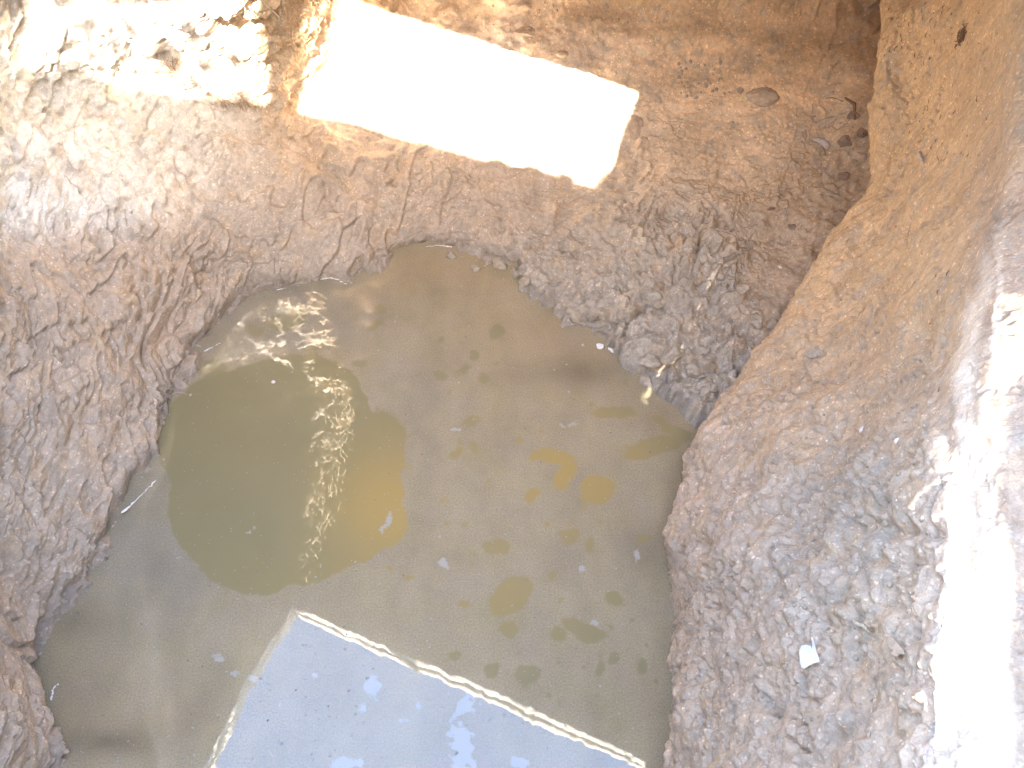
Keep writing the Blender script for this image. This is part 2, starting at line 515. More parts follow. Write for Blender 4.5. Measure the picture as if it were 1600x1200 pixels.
# ---------------------------------------------------------------- right bank
bank_rows = [  # hidden foot, silhouette, ..., crest band, right edge, outside, rim
    [W(1.55, 3.0, .1), at(1400, -90, .62), at(1440, -90, .72), at(1480, -90, .82), at(1530, -90, .95), at(1570, -90, 1.06), at(1620, -90, 1.2), W(1.6, 2.2, 1.45), W(1.8, 2.2, 1.92)],
    [W(1.45, 2.75, .1), at(1388, 20, .58), at(1420, 20, .67), at(1470, 20, .78), at(1520, 20, .9), at(1565, 20, 1.02), at(1610, 20, 1.18), W(1.5, 1.95, 1.42), W(1.75, 1.95, 1.92)],
    [W(1.35, 2.5, .05), at(1372, 160, .46), at(1415, 160, .56), at(1465, 160, .70), at(1520, 160, .85), at(1560, 165, .98), at(1605, 165, 1.12), W(1.42, 1.65, 1.40), W(1.7, 1.65, 1.92)],
    [W(1.27, 2.3, .0), at(1355, 300, .33), at(1400, 290, .48), at(1450, 290, .65), at(1505, 290, .84), at(1550, 290, 1.0), at(1605, 290, 1.1), W(1.36, 1.4, 1.38), W(1.65, 1.4, 1.92)],
    [W(1.05, 2.0, -.1), at(1262, 440, .20), at(1330, 420, .38), at(1410, 410, .60), at(1480, 400, .86), at(1535, 400, 1.03), at(1605, 400, 1.1), W(1.3, 1.2, 1.36), W(1.6, 1.2, 1.92)],
    [W(.85, 1.75, -.2), at(1190, 540, .16), at(1270, 540, .36), at(1370, 540, .58), at(1470, 530, .92), at(1525, 530, 1.06), at(1605, 530, 1.12), W(1.24, 1.0, 1.34), W(1.5, 1.0, 1.92)],
    [W(.68, 1.5, -.2), at(1130, 640, .14), at(1210, 650, .35), at(1320, 660, .58), at(1450, 660, .97), at(1512, 660, 1.07), at(1605, 660, 1.13), W(1.2, .83, 1.32), W(1.45, .83, 1.92)],
    [W(.56, 1.25, -.2), at(1075, 750, .14), at(1160, 760, .37), at(1290, 770, .62), at(1445, 770, 1.01), at(1510, 770, 1.07), at(1605, 770, 1.13), W(1.18, .65, 1.32), W(1.4, .65, 1.92)],
    [W(.50, 1.05, -.2), at(1045, 830, .14), at(1140, 850, .40), at(1280, 870, .66), at(1440, 880, 1.03), at(1505, 880, 1.08), at(1605, 880, 1.13), W(1.16, .48, 1.32), W(1.38, .48, 1.92)],
    [W(.46, .88, -.2), at(1060, 930, .14), at(1150, 950, .42), at(1280, 980, .70), at(1430, 990, 1.04), at(1495, 990, 1.085), at(1605, 990, 1.13), W(1.15, .36, 1.32), W(1.36, .36, 1.92)],
    [W(.44, .68, -.2), at(1062, 1050, .14), at(1150, 1060, .44), at(1280, 1090, .72), at(1425, 1100, 1.045), at(1490, 1110, 1.085), at(1605, 1110, 1.13), W(1.14, .22, 1.32), W(1.35, .22, 1.92)],
    [W(.42, .45, -.2), at(1045, 1180, .14), at(1140, 1180, .45), at(1270, 1200, .74), at(1420, 1210, 1.05), at(1485, 1220, 1.085), at(1605, 1220, 1.13), W(1.14, .08, 1.32), W(1.35, .08, 1.92)],
    [W(.42, .20, -.2), at(1040, 1400, .14), at(1130, 1400, .45), at(1260, 1400, .76), at(1410, 1400, 1.05), at(1480, 1400, 1.07), at(1600, 1400, 1.12), W(1.14, -.1, 1.32), W(1.35, -.1, 1.92)],
    [W(.42, -.70, -.2), W(.40, -.75, .14), W(.46, -.75, .45), W(.55, -.75, .76), W(.66, -.75, .98), W(.74, -.75, 1.03), W(.85, -.75, 1.08), W(1.14, -.8, 1.3), W(1.35, -.8, 1.92)],
]
BC = np.array(bank_rows)
bs = params([40, 60, 62, 60, 60, 60, 60, 56, 56, 60, 66, 30, 40])
bt = params([30, 64, 74, 70, 46, 50, 30, 12])
P = crm(crm(BC, bs, 0), bt, 1)
Nn = grid_normals(P)
if Nn[..., 2][100:500, 60:200].mean() < 0:
    Nn = -Nn
    FLIPB = True
else:
    FLIPB = False
u, v = px(P)
rough = np.clip(gauss(u, v, 1320, 860, 130, 200) + 0.6 * gauss(u, v, 1200, 1000, 200, 220), 0, 1)
smoothb = sstep(620, 380, v)
D = 0.045 * fbm(P * 3.5 + 2, 3, 71)
f1 = fbm(P * 4.5, 4, 75) * 4.5
st = np.floor(f1) + sstep(0.0, 0.2, f1 - np.floor(f1))
D += 0.011 * (st - f1 * 0.6) * (1 - 0.25 * smoothb)
f2 = fbm(P * 13 + 4, 4, 85) * 4.0
st2 = np.floor(f2) + sstep(0.0, 0.25, f2 - np.floor(f2))
D += 0.0045 * (st2 - f2 * 0.6) * (0.35 + 0.65 * rough)
D += 0.010 * fbm(P * 26, 4, 79) * (0.6 + 0.7 * rough)
low = sstep(380, 700, v)
cf = fbm(P * 8 + 2, 4, 501)
D -= 0.016 * np.exp(-(cf / 0.04) ** 2) * sstep(-.1, .2, fbm(P * 4, 2, 505)) * (.6 + .4 * low)
cf = fbm(P * 19 + 2, 4, 511)
D -= 0.007 * np.exp(-(cf / 0.05) ** 2) * sstep(-.1, .2, fbm(P * 7, 2, 515)) * (.2 + .8 * low)
D += 0.030 * rough * np.abs(fbm(P * 9, 3, 521)) + 0.012 * low * fbm(P * 14, 3, 525)
# hollow with a lip on the lower edge and scraped shelf above the crumbly patch
D -= 0.045 * gauss(u, v, 1095, 855, 16, 22) + 0.02 * gauss(u, v, 1420, 830, 60, 12) + 0.02 * gauss(u, v, 1440, 520, 16, 34)
D += 0.03 * gauss(u, v, 1240, 720, 40, 34) - 0.02 * gauss(u, v, 1185, 760, 12, 36)
D += 0.003 * fbm(P * 80, 3, 82)
D += smoothb * 0.012 * fbm(P * np.array([16, 5, 6]), 4, 83)
wp = P + 0.02 * np.stack([fbm(P * 16 + k * 5, 2, 160 + k) for k in range(3)], -1)
d1, d2 = worley(wp * 26, 13)
D += (0.12 + rough) * 0.010 * (0.8 - d1 * 1.3)
d1, d2 = worley(wp * 62, 14)
D += (0.3 + rough) * 0.0035 * (0.8 - d1 * 1.3)
bench = sstep(1440, 1490, u)
D *= 1 - 0.6 * bench
D += 0.010 * bench * fbm(P * 11 * np.array([1.6, .5, 1]), 3, 97)
P = P + Nn * D[..., None]
tint = soil_tint(P, BEDS_BANK)
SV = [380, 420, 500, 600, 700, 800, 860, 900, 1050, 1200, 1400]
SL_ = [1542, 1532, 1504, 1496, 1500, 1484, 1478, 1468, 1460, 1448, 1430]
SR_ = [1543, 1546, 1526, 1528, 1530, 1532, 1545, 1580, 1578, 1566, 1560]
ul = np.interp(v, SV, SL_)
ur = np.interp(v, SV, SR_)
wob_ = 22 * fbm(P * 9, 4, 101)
sun_streak = sstep(-14, 6, u + wob_ - ul) * sstep(14, -6, u + wob_ - ur) * sstep(360, 460, v)  # streak of sunlight painted into the bank tint
sun_streak = np.maximum(sun_streak, .7 * sstep(9, 3, np.abs(u + wob_ - 1555 - .02 * (600 - v))) * sstep(300, 450, v))
sun_streak *= 0.7 + 0.3 * sstep(-.2, .1, fbm(P * 20, 3, 107))
tint = tint * (1 - sun_streak[..., None]) + SUN_STREAK * sun_streak[..., None]
wet = sstep(0.25, 0.0, P[..., 2]) * 0.6
tint = np.clip(tint * 0.98, 0.02, 0.9)
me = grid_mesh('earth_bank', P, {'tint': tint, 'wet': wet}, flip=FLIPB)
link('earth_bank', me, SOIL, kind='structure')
BANKP = P

# ---------------------------------------------------------------- near side of the pit, under and behind the camera
nx_ = np.linspace(-1.7, 1.9, 300)
nz_ = np.linspace(-.25, 1.92, 180)
XX, ZZ = np.meshgrid(nx_, nz_, indexing='ij')
P = np.stack([XX, -.72 - .16 * np.clip(ZZ, 0, 2) / 1.9 + 0 * XX, ZZ], -1)
P[..., 1] -= 0.05 * fbm(P * 3, 4, 601) + .02 * fbm(P * 12, 4, 605)
me = grid_mesh('near_wall', P, {'tint': np.clip(CLAY * (1 + .3 * fbm(P * 5, 4, 611))[..., None], .02, .9), 'wet': sstep(.1, 0, P[..., 2])})
link('near_wall', me, SOIL, kind='structure')

# ---------------------------------------------------------------- ground around the pit, with its turf-thick lip
GZ = 1.92
rim = [(-1.03, 1.60), (-.65, 1.43), (-.27, 1.27), (.11, 1.10), (.48, .95), (.68, .86), (.82, .87), (.92, 1.3), (1.02, 1.9), (1.3, 2.55), (1.9, 2.5), (1.95, 1.6), (1.7, .7), (1.55, -.2), (1.5, -.84),
       (.4, -.86), (-.3, -.82), (-1.0, -.86), (-1.55, -.7), (-1.46, .1), (-1.40, .6), (-1.28, 1.0), (-1.16, 1.35)]
rp = []
for i in range(len(rim)):
    a, b = np.array(rim[i]), np.array(rim[(i + 1) % len(rim)])
    n = max(2, int(np.linalg.norm(b - a) / 0.008))
    for k in range(n):
        rp.append(a + (b - a) * k / n)
rp = np.array(rp)
cen = np.array([-.2, .5])
R3 = np.concatenate([rp, np.zeros((len(rp), 1))], 1)
dirn = (rp - cen) / np.linalg.norm(rp - cen, axis=1)[:, None]
wob = 0.020 * fbm(R3 * 8, 4, 201) + 0.010 * fbm(R3 * 40, 3, 205)
leftish = sstep(-.9, -1.1, rp[:, 0])
lipk = .72 * (1 - .9 * leftish) * (1 + .5 * fbm(R3 * 6 + 3, 3, 207)) * (1 - .6 * sstep(.2, .6, rp[:, 0]))
rings = []
# (outward distance, z): underside far in -> lip -> top -> far away
prof = [(2.6, 1.74), (.9, 1.75), (.30, 1.80), (.12, 1.81), (.06, 1.815), (.044, 1.818), (.036, 1.832), (.029, 1.846), (.026, 1.858), (.040, 1.862), (.038, 1.868), (.016, 1.870), (.006, 1.885),
        (.0, 1.905), (.02, 1.922), (.08, 1.93), (.25, 1.93), (.6, 1.93), (1.5, 1.94), (4, 1.95), (12, 1.95), (60, 1.95), (400, 1.95)]
for j, (dd, z) in enumerate(prof):
    q = rp + dirn * ((dd * (lipk[:, None] if dd < .1 else 1)) + wob[:, None])
    Z = np.full(len(rp), z)
    S = np.concatenate([q, Z[:, None] + j * .35], 1)
    amp = 0.006 if dd < 0.1 else 0.03
    q = q + dirn * (0.012 * fbm(S * 14, 3, 211) + .009 * fbm(S * 45, 3, 213) if dd < .05 else 0)[:, None] if dd < .05 else q
    Z = Z + amp * fbm(S * 12, 3, 215) * (1 if dd < 5 else 0)
    rings.append(np.concatenate([q, Z[:, None]], 1))
G = np.array(rings)
G = np.concatenate([G, G[:, :1]], 1)
tintg = PALE * (1 + 0.3 * fbm(G * 6, 4, 221))[..., None]
tintg[:4] = CLAY * .8
tintg[4:16] = np.array([.85, .80, .70]) * (1 + 0.25 * fbm(G[4:16] * 30, 3, 222))[..., None]
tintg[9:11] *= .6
me = grid_mesh('ground', G, {'tint': np.clip(tintg, .02, .9), 'wet': np.zeros(G.shape[:2])}, flip=False)
link('ground', me, SOIL, kind='structure')

# ---------------------------------------------------------------- water
wx = np.arange(-1.9, 1.7, 0.008)
wy = np.arange(-1.0, 2.9, 0.008)
X, Y = np.meshgrid(wx, wy, indexing='ij')
P = np.stack([X, Y, np.zeros_like(X)], -1)
u, v = px(P)
wu = u + 14 * fbm(P * 6, 3, 301) + 8 * fbm(P * 30, 4, 305)
wv = v + 14 * fbm(P * 6 + 5, 3, 302) + 8 * fbm(P * 30 + 5, 4, 306)


def ell(a, b, ru, rv, rot=0.0):
    c, s = math.cos(math.radians(rot)), math.sin(math.radians(rot))
    x = (wu - a) * c + (wv - b) * s
    y = -(wu - a) * s + (wv - b) * c
    q = np.sqrt((x / ru) ** 2 + (y / rv) ** 2)
    return (1 - q) * min(ru, rv)


gap = np.maximum.reduce([ell(430, 700, 182, 132, 5), ell(370, 800, 110, 100, 20), ell(520, 800, 115, 95, -20), ell(400, 860, 90, 75),
                         ell(500, 620, 90, 60, 30), ell(590, 700, 45, 60), ell(480, 880, 70, 35, -15), ell(400, 905, 60, 26)])
gap2 = ell(610, 815, 30, 42, 10)
gap = np.maximum(gap, gap2)
spots = [(868, 715, 36, 15, 0), (838, 718, 12, 8, 0), (885, 745, 26, 12, -45), (935, 765, 28, 24, -30), (835, 770, 17, 8, -20), (715, 708, 13, 7, -35),
         (775, 855, 20, 15, -25), (800, 930, 40, 24, -45), (722, 940, 11, 7, 0), (690, 585, 12, 7, 20), (722, 580, 11, 6, -25), (755, 595, 12, 7, 0),
         (590, 510, 12, 6, -15), (452, 495, 34, 17, -20), (400, 520, 14, 8, 0), (500, 575, 9, 7, 0), (470, 575, 8, 7, 0), (740, 555, 8, 7, 0), (778, 523, 13, 10, 0),
         (955, 930, 15, 10, 20), (895, 975, 16, 10, 20), (920, 990, 24, 13, 15), (940, 1040, 8, 14, 0), (1003, 1040, 9, 12, 0), (960, 1028, 9, 9, 0),
         (870, 990, 16, 11, 0), (795, 985, 15, 17, -30), (712, 1025, 12, 8, 0), (770, 1052, 10, 12, 0), (820, 1055, 20, 14, 0), (1010, 845, 13, 6, 0),
         (890, 840, 14, 12, -30), (858, 817, 6, 6, 0), (918, 848, 6, 10, 0), (1020, 700, 50, 16, -15), (960, 645, 36, 10, 0), (1030, 655, 14, 7, 20), (1060, 675, 28, 10, 25), (735, 660, 16, 9, 0),
         (600, 490, 12, 7, -10), (690, 530, 6, 5, 0), (540, 735, 8, 7, 0), (718, 690, 8, 3, 60), (740, 700, 5, 9, -30), 
         (330, 575, 26, 16, -20), (480, 545, 16, 6, -5), (560, 570, 10, 6, 0), (560, 820, 14, 9, 0), (635, 900, 8, 5, 0)]
for k in range(70):
    spots.append((rng.uniform(580, 1040), rng.uniform(560, 1120), rng.uniform(2, 7), rng.uniform(2, 5), rng.uniform(-50, 10)))
sp_f = np.full(X.shape, -60.0)
for s in spots:
    sp_f = np.maximum(sp_f, ell(*s))
pale = np.full(X.shape, -60.0)
for s in [(712, 668, 13, 5, -30), (740, 660, 6, 3, 0), (895, 660, 14, 4, -10), (880, 660, 12, 3, 30), (345, 1025, 12, 7, 0), (368, 1052, 9, 7, 0), (388, 825, 14, 4, -40),
          (278, 872, 9, 4, 0), (580, 1073, 14, 16, 0), (570, 1105, 6, 9, 20), (605, 822, 7, 26, 25), (535, 1190, 22, 14, 0), (650, 1100, 7, 6, 0),
          (690, 880, 12, 10, 30), (1000, 870, 7, 12, 30), (905, 885, 6, 7, 30), (930, 975, 10, 6, 0), (560, 1190, 10, 12, 0), (810, 1190, 20, 12, 0),
          (400, 1060, 10, 8, 0), (440, 1100, 5, 7, 0), (425, 1040, 3, 5, 30), (490, 1055, 7, 8, 0), (590, 1092, 5, 5, 0), (628, 1120, 8, 5, 0), (450, 1135, 6, 4, 40)]:
    pale = np.maximum(pale, ell(*s))
for k in range(90):
    pale = np.maximum(pale, ell(rng.uniform(300, 1040), rng.uniform(560, 1200), rng.uniform(1.5, 4.5), rng.uniform(1, 3), rng.uniform(-60, 20)))
strip = 0.55 - np.abs(u - 722) / 55 - 1.6 * np.abs(fbm(P * 16, 4, 333)) + .3 * fbm(P * 50, 3, 335)
strip = np.where((v > 1080) & (v < 1215), strip * 22, -60)
pale = np.maximum(pale, strip)
cscum = np.array([0.236, 0.193, 0.122])
grey_ = np.array([0.19, 0.168, 0.124])
brown = np.array([0.235, 0.183, 0.115])
k1 = np.clip(gauss(u, v, 470, 500, 150, 60) + gauss(u, v, 250, 850, 120, 130) + .5 * gauss(u, v, 640, 620, 90, 90), 0, 1)[..., None]
k2 = np.clip(gauss(u, v, 900, 530, 120, 60) + gauss(u, v, 1080, 640, 70, 40) + gauss(u, v, 200, 1130, 160, 60) + .8 * gauss(u, v, 700, 420, 120, 30), 0, 1)[..., None]
film = cscum * (1 - k1) + grey_ * k1
film = (film * (1 - k2) + brown * k2) * 1.22
k3 = np.clip(gauss(u, v, 115, 970, 40, 32) * .45 + gauss(u, v, 900, 580, 110, 24) * .5 + gauss(u, v, 180, 1160, 70, 22) * .7 + gauss(u, v, 1010, 860, 40, 60) * .3, 0, 1)[..., None]
film = film * (1 - .5 * k3)
film *= (1 + 0.16 * fbm(P * 6, 4, 341) + 0.07 * fbm(P * 28, 3, 345))[..., None]
sk = fbm(P * np.array([9, 3.2, 1]) + .5 * fbm(P * 4, 2, 351)[..., None], 4, 353)
film *= (1 + .16 * sk)[..., None]
film[..., 2] *= 1 - .12 * fbm(P * 10, 3, 347)
olive = np.array([0.185, 0.160, 0.082])
gold = np.array([0.31, 0.215, 0.072])
kg = np.clip(gauss(u, v, 600, 790, 90, 90) + gauss(u, v, 880, 740, 170, 110) + gauss(u, v, 700, 940, 260, 80) * .6, 0, 1)[..., None]
clear = olive * 1.15 * (1 - kg) + gold * 1.1 * kg
smallm = sstep(2, -6, gap)[..., None] * .2 * (1 - kg) + .14
clear = clear * (1 - smallm) + film * smallm

me = grid_mesh('water', P, {'film': film, 'clear': clear, 'gap': np.maximum(gap, sp_f), 'big': gap, 'pale': pale}, flip=True)
m, nt, b, out = new_mat('pit_water')
L = nt.links.new
af = N(nt, 'ShaderNodeAttribute', _attribute_name='film')
ac = N(nt, 'ShaderNodeAttribute', _attribute_name='clear')
ag = N(nt, 'ShaderNodeAttribute', _attribute_name='gap')
ap = N(nt, 'ShaderNodeAttribute', _attribute_name='pale')
tc = N(nt, 'ShaderNodeTexCoord')
n1 = N(nt, 'ShaderNodeTexNoise', Scale=90.0, Detail=6.0, Roughness=0.7)
L(tc.outputs['Object'], n1.inputs['Vector'])
ad = N(nt, 'ShaderNodeMath', _operation='MULTIPLY_ADD')
L(n1.outputs[0], ad.inputs[0])
ad.inputs[1].default_value = 5.0
L(ag.outputs['Fac'], ad.inputs[2])
rg = N(nt, 'ShaderNodeMapRange')
rg.inputs[1].default_value = 0.6
rg.inputs[2].default_value = 4.6
L(ad.outputs[0], rg.inputs[0])
mx = N(nt, 'ShaderNodeMix', _data_type='RGBA')
L(rg.outputs[0], mx.inputs[0])
# speckle in the film
g1 = N(nt, 'ShaderNodeTexNoise', Scale=210.0, Detail=5.0, Roughness=0.85)
L(tc.outputs['Object'], g1.inputs['Vector'])
r1 = N(nt, 'ShaderNodeMapRange')
r1.inputs[1].default_value = 0.3
r1.inputs[2].default_value = 0.75
r1.inputs[3].default_value = 0.72
r1.inputs[4].default_value = 1.4
L(g1.outputs[0], r1.inputs[0])
sc_ = N(nt, 'ShaderNodeVectorMath', _operation='SCALE')
L(af.outputs['Color'], sc_.inputs[0])
L(r1.outputs[0], sc_.inputs['Scale'])
L(sc_.outputs[0], mx.inputs[6])
L(ac.outputs['Color'], mx.inputs[7])
vo = N(nt, 'ShaderNodeTexVoronoi', Scale=95.0, Randomness=1.0)
L(tc.outputs['Object'], vo.inputs['Vector'])
rv = N(nt, 'ShaderNodeMapRange')
rv.inputs[1].default_value = 0.16
rv.inputs[2].default_value = 0.08
L(vo.outputs['Distance'], rv.inputs[0])
sepv = N(nt, 'ShaderNodeSeparateColor')
L(vo.outputs['Color'], sepv.inputs[0])
rv2 = N(nt, 'ShaderNodeMapRange')
rv2.inputs[1].default_value = 0.74
rv2.inputs[2].default_value = 0.95
L(sepv.outputs[0], rv2.inputs[0])
mv = N(nt, 'ShaderNodeMath', _operation='MULTIPLY')
L(rv.outputs[0], mv.inputs[0])
L(rv2.outputs[0], mv.inputs[1])
ad2 = N(nt, 'ShaderNodeMath', _operation='MULTIPLY_ADD')
L(n1.outputs[0], ad2.inputs[0])
ad2.inputs[1].default_value = 14.0
L(ap.outputs['Fac'], ad2.inputs[2])
rp2 = N(nt, 'ShaderNodeMapRange')
rp2.inputs[1].default_value = 7.5
rp2.inputs[2].default_value = 10.0
rp2.inputs[4].default_value = 0.75
L(ad2.outputs[0], rp2.inputs[0])
mxa = N(nt, 'ShaderNodeMath', _operation='MAXIMUM')
L(mv.outputs[0], mxa.inputs[0])
L(rp2.outputs[0], mxa.inputs[1])
mx2 = N(nt, 'ShaderNodeMix', _data_type='RGBA')
mx2.inputs[7].default_value = (0.36, 0.35, 0.32, 1)
L(mxa.outputs[0], mx2.inputs[0])
L(mx.outputs[2], mx2.inputs[6])
L(mx2.outputs[2], b.inputs['Base Color'])
b.inputs['Roughness'].default_value = 0.012
b.inputs['IOR'].default_value = 1.72
b.inputs['Specular IOR Level'].default_value = 0.5
nb = N(nt, 'ShaderNodeTexNoise', Scale=9.0, Detail=2.0)
L(tc.outputs['Object'], nb.inputs['Vector'])
bp = N(nt, 'ShaderNodeBump', Strength=0.005, Distance=0.01)
L(nb.outputs[0], bp.inputs['Height'])
L(bp.outputs[0], b.inputs['Normal'])
link('water', me, m, kind='structure')

# ---------------------------------------------------------------- finding a place on the built earth
def snapper(P):
    u, v = px(P)
    ok = P[..., 2] > -0.02
    uu, vv, pp = u[ok], v[ok], P[ok]
    nn = grid_normals(P)[ok]

    def f(a, b):
        d = (uu - a) ** 2 + (vv - b) ** 2
        k = np.argpartition(d, 12)[:12]
        # nearest to the lens among the close ones
        q = pp[k]
        dist = np.linalg.norm(q - np.array([0, 0, CAM_H]), axis=1)
        i = k[np.argmin(dist)]
        n = nn[k].mean(0)
        if n @ (np.array([0, 0, CAM_H]) - pp[i]) < 0:
            n = -n
        return Vector(pp[i]), Vector(n).normalized()
    return f


onwall = snapper(WALLP)
onbank = snapper(BANKP)


def onwater(a, b):
    return Vector(at(a, b, 0.0)), Vector((0, 0, 1))


def frame_for(n, ang):
    """rotation with local Z along n and local X turned by ang"""
    z = n.normalized()
    x = Vector((1, 0, 0)) - z * z.x
    if x.length < .1:
        x = Vector((0, 1, 0)) - z * z.y
    x.normalize()
    y = z.cross(x)
    a = math.radians(ang)
    X = x * math.cos(a) + y * math.sin(a)
    Y = z.cross(X)
    from mathutils import Matrix
    return Matrix((X, Y, z)).transposed().to_4x4()


def blob_mesh(name, size, seed, sub=3, rough=0.25, facets=False, fine=0.0):
    import bmesh
    bm = bmesh.new()
    bmesh.ops.create_icosphere(bm, subdivisions=sub, radius=1)
    C = np.array([v.co[:] for v in bm.verts])
    off = seed * 3.17
    if facets:
        r_ = np.random.default_rng(seed)
        dirs = r_.normal(size=(9, 3))
        dirs /= np.linalg.norm(dirs, axis=1)[:, None]
        for d in dirs:
            t = C @ d
            lim = r_.uniform(.55, .8)
            C = C - np.maximum(t - lim, 0)[:, None] * d * .95
    k = 1 + rough * fbm(C * 1.3 + off, 3, seed) + rough * .5 * np.abs(fbm(C * 3.1 + off, 3, seed + 5)) + fine * fbm(C * 9 + off, 3, seed + 9)
    C = C * k[:, None] * np.array(size)
    for v_, c in zip(bm.verts, C):
        v_.co = c
    for f in bm.faces:
        f.smooth = not facets
    me = bpy.data.meshes.new(name)
    bm.to_mesh(me)
    bm.free()
    return me


def sheet_mesh(name, outline, thick, bend, seed=0, n=9):
    """a thin curled sheet from a closed outline (local metres), fan of rings, given thickness"""
    O = np.array(outline, float)
    c = O.mean(0)
    rings_ = [c + (O - c) * t for t in np.linspace(0.12, 1, n)]
    top = np.concatenate(rings_)
    m_ = len(O)
    z = bend(top) + 0.04 * np.ptp(O[:, 0]) * fbm(np.concatenate([top * 60, np.full((len(top), 1), seed)], 1), 2, seed)
    up = np.concatenate([top, z[:, None]], 1)
    lo = up - np.array([0, 0, thick])
    V = np.concatenate([up, lo])
    F = []
    L_ = len(up)
    for k in range(n - 1):
        for i in range(m_):
            j = (i + 1) % m_
            a, b, c_, d = k * m_ + i, k * m_ + j, (k + 1) * m_ + j, (k + 1) * m_ + i
            F.append((a, d, c_, b))
            F.append((a + L_, b + L_, c_ + L_, d + L_))
    F.append(tuple(range(m_)))
    F.append(tuple(L_ + i for i in reversed(range(m_))))
    for i in range(m_):
        j = (i + 1) % m_
        a, b = (n - 1) * m_ + i, (n - 1) * m_ + j
        F.append((a, a + L_, b + L_, b))
    me = bpy.data.meshes.new(name)
    me.from_pydata([tuple(p) for p in V], [], F)
    for p in me.polygons:
        p.use_smooth = True
    me.update()
    return me


def tube(pts, radii, sides=6):
    V, F = [], []
    pts = [Vector(p) for p in pts]
    for i, p in enumerate(pts):
        d = (pts[min(i + 1, len(pts) - 1)] - pts[max(i - 1, 0)]).normalized()
        a = d.orthogonal().normalized()
        b = d.cross(a)
        for k in range(sides):
            t = 2 * math.pi * k / sides
            V.append(p + (a * math.cos(t) + b * math.sin(t)) * radii[i])
    for i in range(len(pts) - 1):
        for k in range(sides):
            k2 = (k + 1) % sides
            F.append((i * sides + k, i * sides + k2, (i + 1) * sides + k2, (i + 1) * sides + k))
    F.append(tuple(reversed(range(sides))))
    F.append(tuple((len(pts) - 1) * sides + k for k in range(sides)))
    return V, F


def tubes_mesh(name, lst, sides=6):
    V, F = [], []
    for pts, rad in lst:
        v_, f_ = tube(pts, rad, sides)
        o = len(V)
        V += v_
        F += [tuple(i + o for i in f) for f in f_]
    me = bpy.data.meshes.new(name)
    me.from_pydata([tuple(p) for p in V], [], F)
    for p in me.polygons:
        p.use_smooth = True
    me.update()
    return me


def put(name, me, mat, pn, ang, lift, label, cat, group=None, tilt=0.0):
    p, n = pn
    if tilt:
        n = (n + Vector((0, 0, tilt))).normalized()
    o = link(name, me, mat, label=label, cat=cat, group=group)
    o.matrix_world = frame_for(n, ang)
    o.location = p + n * lift
    return o


M_MUD = plain('wet_mud', (0.42, 0.34, 0.25), 0.55, 70, .16, .8, .5)
M_CLAYL = plain('dry_clay_lump', (0.52, 0.40, 0.29), 0.9, 60, .14, .5)
M_STONE = plain('tan_stone', (0.55, 0.42, 0.30), 0.85, 80, .18, .4)
M_DSTONE = plain('brown_stone', (0.30, 0.21, 0.15), 0.85, 70, .2, .5)
M_WHITE = plain('white_leaf_skin', (0.86, 0.86, 0.87), 0.5, 90, .04, .1)
M_PAPER = plain('pale_scrap', (0.82, 0.76, 0.70), 0.7, 120, .12, .3)
M_STRAW = plain('straw', (0.66, 0.56, 0.40), 0.7, 200, .2, .2)
M_BARK = plain('grey_stick', (0.62, 0.55, 0.50), 0.85, 150, .22, .5)
M_ROOT = plain('orange_root_fibre', (0.55, 0.36, 0.20), 0.85, 120, .2, .2)
M_DARK = plain('dark_root', (0.24, 0.15, 0.10), 0.9, 120, .2, .4)
M_SLATE = plain('blue_grey_chip', (0.42, 0.44, 0.47), 0.5, 80, .1, .2)

# ---------------------------------------------------------------- board fence added unseen behind the camera to keep the sun out of the pit
FY = -1.0


def sunplane(p):
    """where the sun ray through p crosses the plane of the added fence"""
    h = (FY - p[1]) / KY
    return float(p[0] + KX * h), float(p[2] + h)


WOOD = plain('blocker_wood', (0.42, 0.33, 0.24), 0.85, 30)
EDGE = [onwall(a, b)[0] for a, b in [(2, 90), (100, 112), (230, 135), (330, 155), (440, 168), (560, 190), (700, 232), (850, 262), (925, 286), (950, 284)]]
RIGHT = [onwall(a, b)[0] for a, b in [(958, 240), (975, 185), (1000, 130)]]
TOP = sorted(sunplane(p) for p in EDGE)
TOP = [(-3.6, TOP[0][1] + .05)] + TOP
xr = TOP[-1][0]
for p in RIGHT:
    x_, z_ = sunplane(p)
    xr = max(xr + .015, x_)
    TOP.append((xr, z_))
TOP += [(xr + .03, 4.6), (3.6, 4.6)]
TX, TZ = zip(*TOP)
sl = [sunplane(onbank(a, b)[0]) for a, b in [(1535, 425), (1504, 500), (1496, 600), (1500, 700), (1484, 800), (1474, 890), (1464, 1050), (1452, 1190)]]
sr = [sunplane(onbank(a, b)[0]) for a, b in [(1546, 425), (1526, 500), (1528, 600), (1530, 700), (1540, 800), (1578, 890), (1576, 1050), (1566, 1190)]]
sl.sort()
sr.sort()
print('TOP', [(round(a, 2), round(b, 2)) for a, b in TOP])
print('SLOT', [(round(a, 2), round(b, 2)) for a, b in sl], [(round(a, 2), round(b, 2)) for a, b in sr])


def slot(x):
    """the slanting gap cut to let sun onto the bank streak: height range at x, or None"""
    x0, x1 = min(sl[0][0], sr[0][0]), max(sl[-1][0], sr[-1][0])
    if not (x0 < x < x1):
        return None
    a = float(np.interp(x, [q[0] for q in sl], [q[1] for q in sl]))
    b = float(np.interp(x, [q[0] for q in sr], [q[1] for q in sr]))
    lo, hi = min(a, b), max(a, b)
    return (lo - .006, hi + .004)


